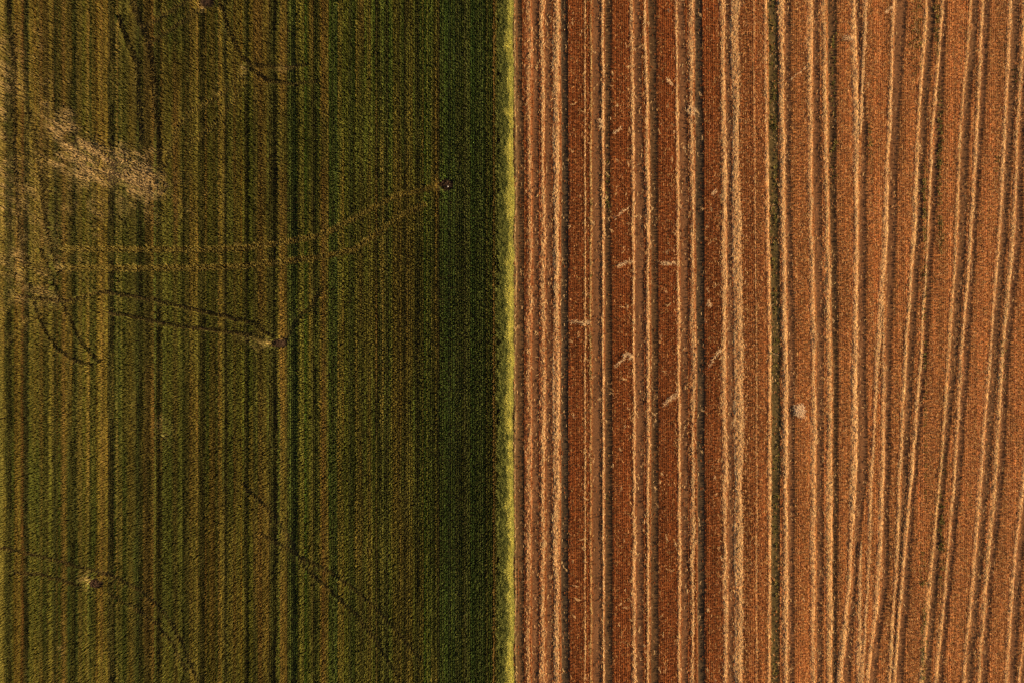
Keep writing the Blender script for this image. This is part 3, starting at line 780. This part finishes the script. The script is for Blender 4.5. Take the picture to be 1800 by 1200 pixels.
for k, (m, lab) in enumerate(zip(MOUNDS, ("bare dark soil mound with a white stone, nearest the crop's bright edge",
        "bare dark soil mound in the middle of the green crop", "bare dark soil mound in the lower left of the crop",
        "bare soil mound cut by the top edge of the picture"))):
    make_mound(k, *m, lab)

def make_stone():
    r = np.random.default_rng(9)
    n1, n2 = 6, 9
    R, A = np.meshgrid(np.linspace(.02, math.pi - .02, n1), np.linspace(0, 2 * math.pi, n2, endpoint=False), indexing='ij')
    k = 1 + .25 * (r.random(R.shape) - .5)
    v = np.stack([.055 * np.sin(R) * np.cos(A) * k, .042 * np.sin(R) * np.sin(A) * k, .045 * np.cos(R) * k], 2).reshape(-1, 3)
    q = [(i * n2 + j, (i + 1) * n2 + j, (i + 1) * n2 + (j + 1) % n2, i * n2 + (j + 1) % n2) for i in range(n1 - 1) for j in range(n2)]
    x, y = float(wx(787.5)), float(wy(329))
    link("stone", np_mesh("stone", v, np.array(q), None, M_STONE, flat=True), label="small white stone on the soil mound near the crop's edge",
         cat="stone", loc=(x, y, .155))
make_stone()

# ================================================================== straw clumps and wisps dropped across the stubble
# (polyline in photo px, half width px, number of stalks, label)
CLUMPS = [
 ([(1396, 716), (1402, 722), (1408, 728), (1404, 716), (1412, 720)], 6, 330, "pale star shaped straw clump alone between two tyre printed strips"),
 ([(1086, 468), (1098, 462), (1108, 459), (1114, 462)], 2.4, 110, "straw wisp trailing left off the eighth straw line at mid height"),
 ([(1160, 462), (1172, 464), (1186, 463)], 3, 120, "straw wisp bridging the red stubble left of the tenth straw line"),
 ([(1002, 566), (1014, 566), (1026, 569), (1036, 567)], 3, 130, "crosswise straw wisp in the stubble strip beside the dark grey rut"),
 ([(1210, 186), (1216, 192), (1221, 198), (1213, 201), (1209, 193)], 4, 180, "ragged straw clump on the frayed line near the top"),
 ([(1097, 630), (1097, 623), (1104, 621), (1110, 626), (1104, 630)], 1.6, 200, "curled straw loop beside the eighth straw line below mid height"),
 ([(1081, 644), (1088, 636), (1096, 632)], 1.6, 50, "thin curved straw wisp below the curled loop"),
 ([(1079, 385), (1090, 376), (1106, 364)], 1.8, 60, "thin slanting straw wisp in the red stubble above mid height"),
 ([(1166, 712), (1176, 702), (1186, 694), (1192, 686)], 3.2, 150, "slanting straw clump joining the tenth straw line below mid height"),
 ([(1244, 646), (1252, 632), (1258, 624), (1266, 614)], 2.4, 100, "slanting straw wisp left of the bright pair of lines"),
 ([(1077, 236), (1085, 232), (1093, 222)], 1.8, 55, "small slanting straw wisp in the upper red stubble"),
 ([(1252, 345), (1255, 338), (1258, 334)], 2, 50, "small forked straw scrap in the dark red stubble strip"),
 ([(1387, 142), (1400, 132), (1416, 120)], 1.3, 45, "long thin straw wisp in the upper orange stubble"),
 ([(1482, 66), (1490, 70), (1500, 68)], 3.5, 110, "tangled straw clump beside a tyre print near the top"),
 ([(1554, 24), (1562, 18), (1570, 12)], 2.2, 70, "slanting straw wisp touching the forking line near the top edge"),
 ([(1243, 535), (1246, 530), (1248, 540)], 2.5, 50, "small straw scrap in the red strip below mid height"),
 ([(1054, 208), (1056, 212), (1058, 220), (1055, 225)], 2.5, 70, "knot of straw on the wavering narrow line in the upper field"),
 ([(1170, 140), (1176, 145), (1180, 150)], 2, 80, "scattered straw scrap left of the tenth line near the top"),
]
def make_clump(k, pts, hw, n, lab):
    n = int(n * (.55 if k else 1.0))
    P = np.array(pts, float); seg = np.hypot(*np.diff(P, axis=0).T); cum = np.concatenate([[0], np.cumsum(seg)])
    s = RNG.uniform(0, cum[-1], n); px = np.interp(s, cum, P[:, 0]); py = np.interp(s, cum, P[:, 1])
    j = np.clip(np.searchsorted(cum, s) - 1, 0, len(seg) - 1)
    dirs = np.arctan2(-np.diff(P[:, 1]), np.diff(P[:, 0]))[j]
    px = px + np.clip(RNG.normal(0, .75, n), -1.1, 1.1) * hw; py = py + np.clip(RNG.normal(0, .75, n), -1.1, 1.1) * hw
    clot = vnoise(px / 2.5, py / 2.5, 120 + k) > (.30 if k == 4 else -1)
    px, py, dirs = px[clot], py[clot], dirs[clot]; n = len(px)
    X = wx(px); Y = wy(py)
    z = ground_z(X, Y) + .09 + RNG.uniform(0, .07, n)
    ang = np.where(RNG.random(n) < .45, dirs + RNG.normal(0, .4, n), RNG.uniform(0, 6.28, n))
    col = np.array((.86, .58, .30))[None] * RNG.uniform(.75, 1.15, n)[:, None]
    L = RNG.uniform(.08, .26, n); W = RNG.uniform(.009, .018, n)
    if k == 0: col = col * np.array((1.08, 1.12, 1.25))
    c0 = np.array([X.mean(), Y.mean(), ground_z(np.array([X.mean()]), np.array([Y.mean()]))[0]])
    v, q, c = straw_mesh(X - c0[0], Y - c0[1], z - c0[2], ang, L, W, .03, col)
    link("straw_clump", np_mesh("straw_clump", v, q, None, M_STRAW, c, flat=True), label=lab, cat="straw clump",
         group="straw clumps and wisps dropped on the stubble", loc=tuple(c0))
for k, c in enumerate(CLUMPS): make_clump(k, *c)
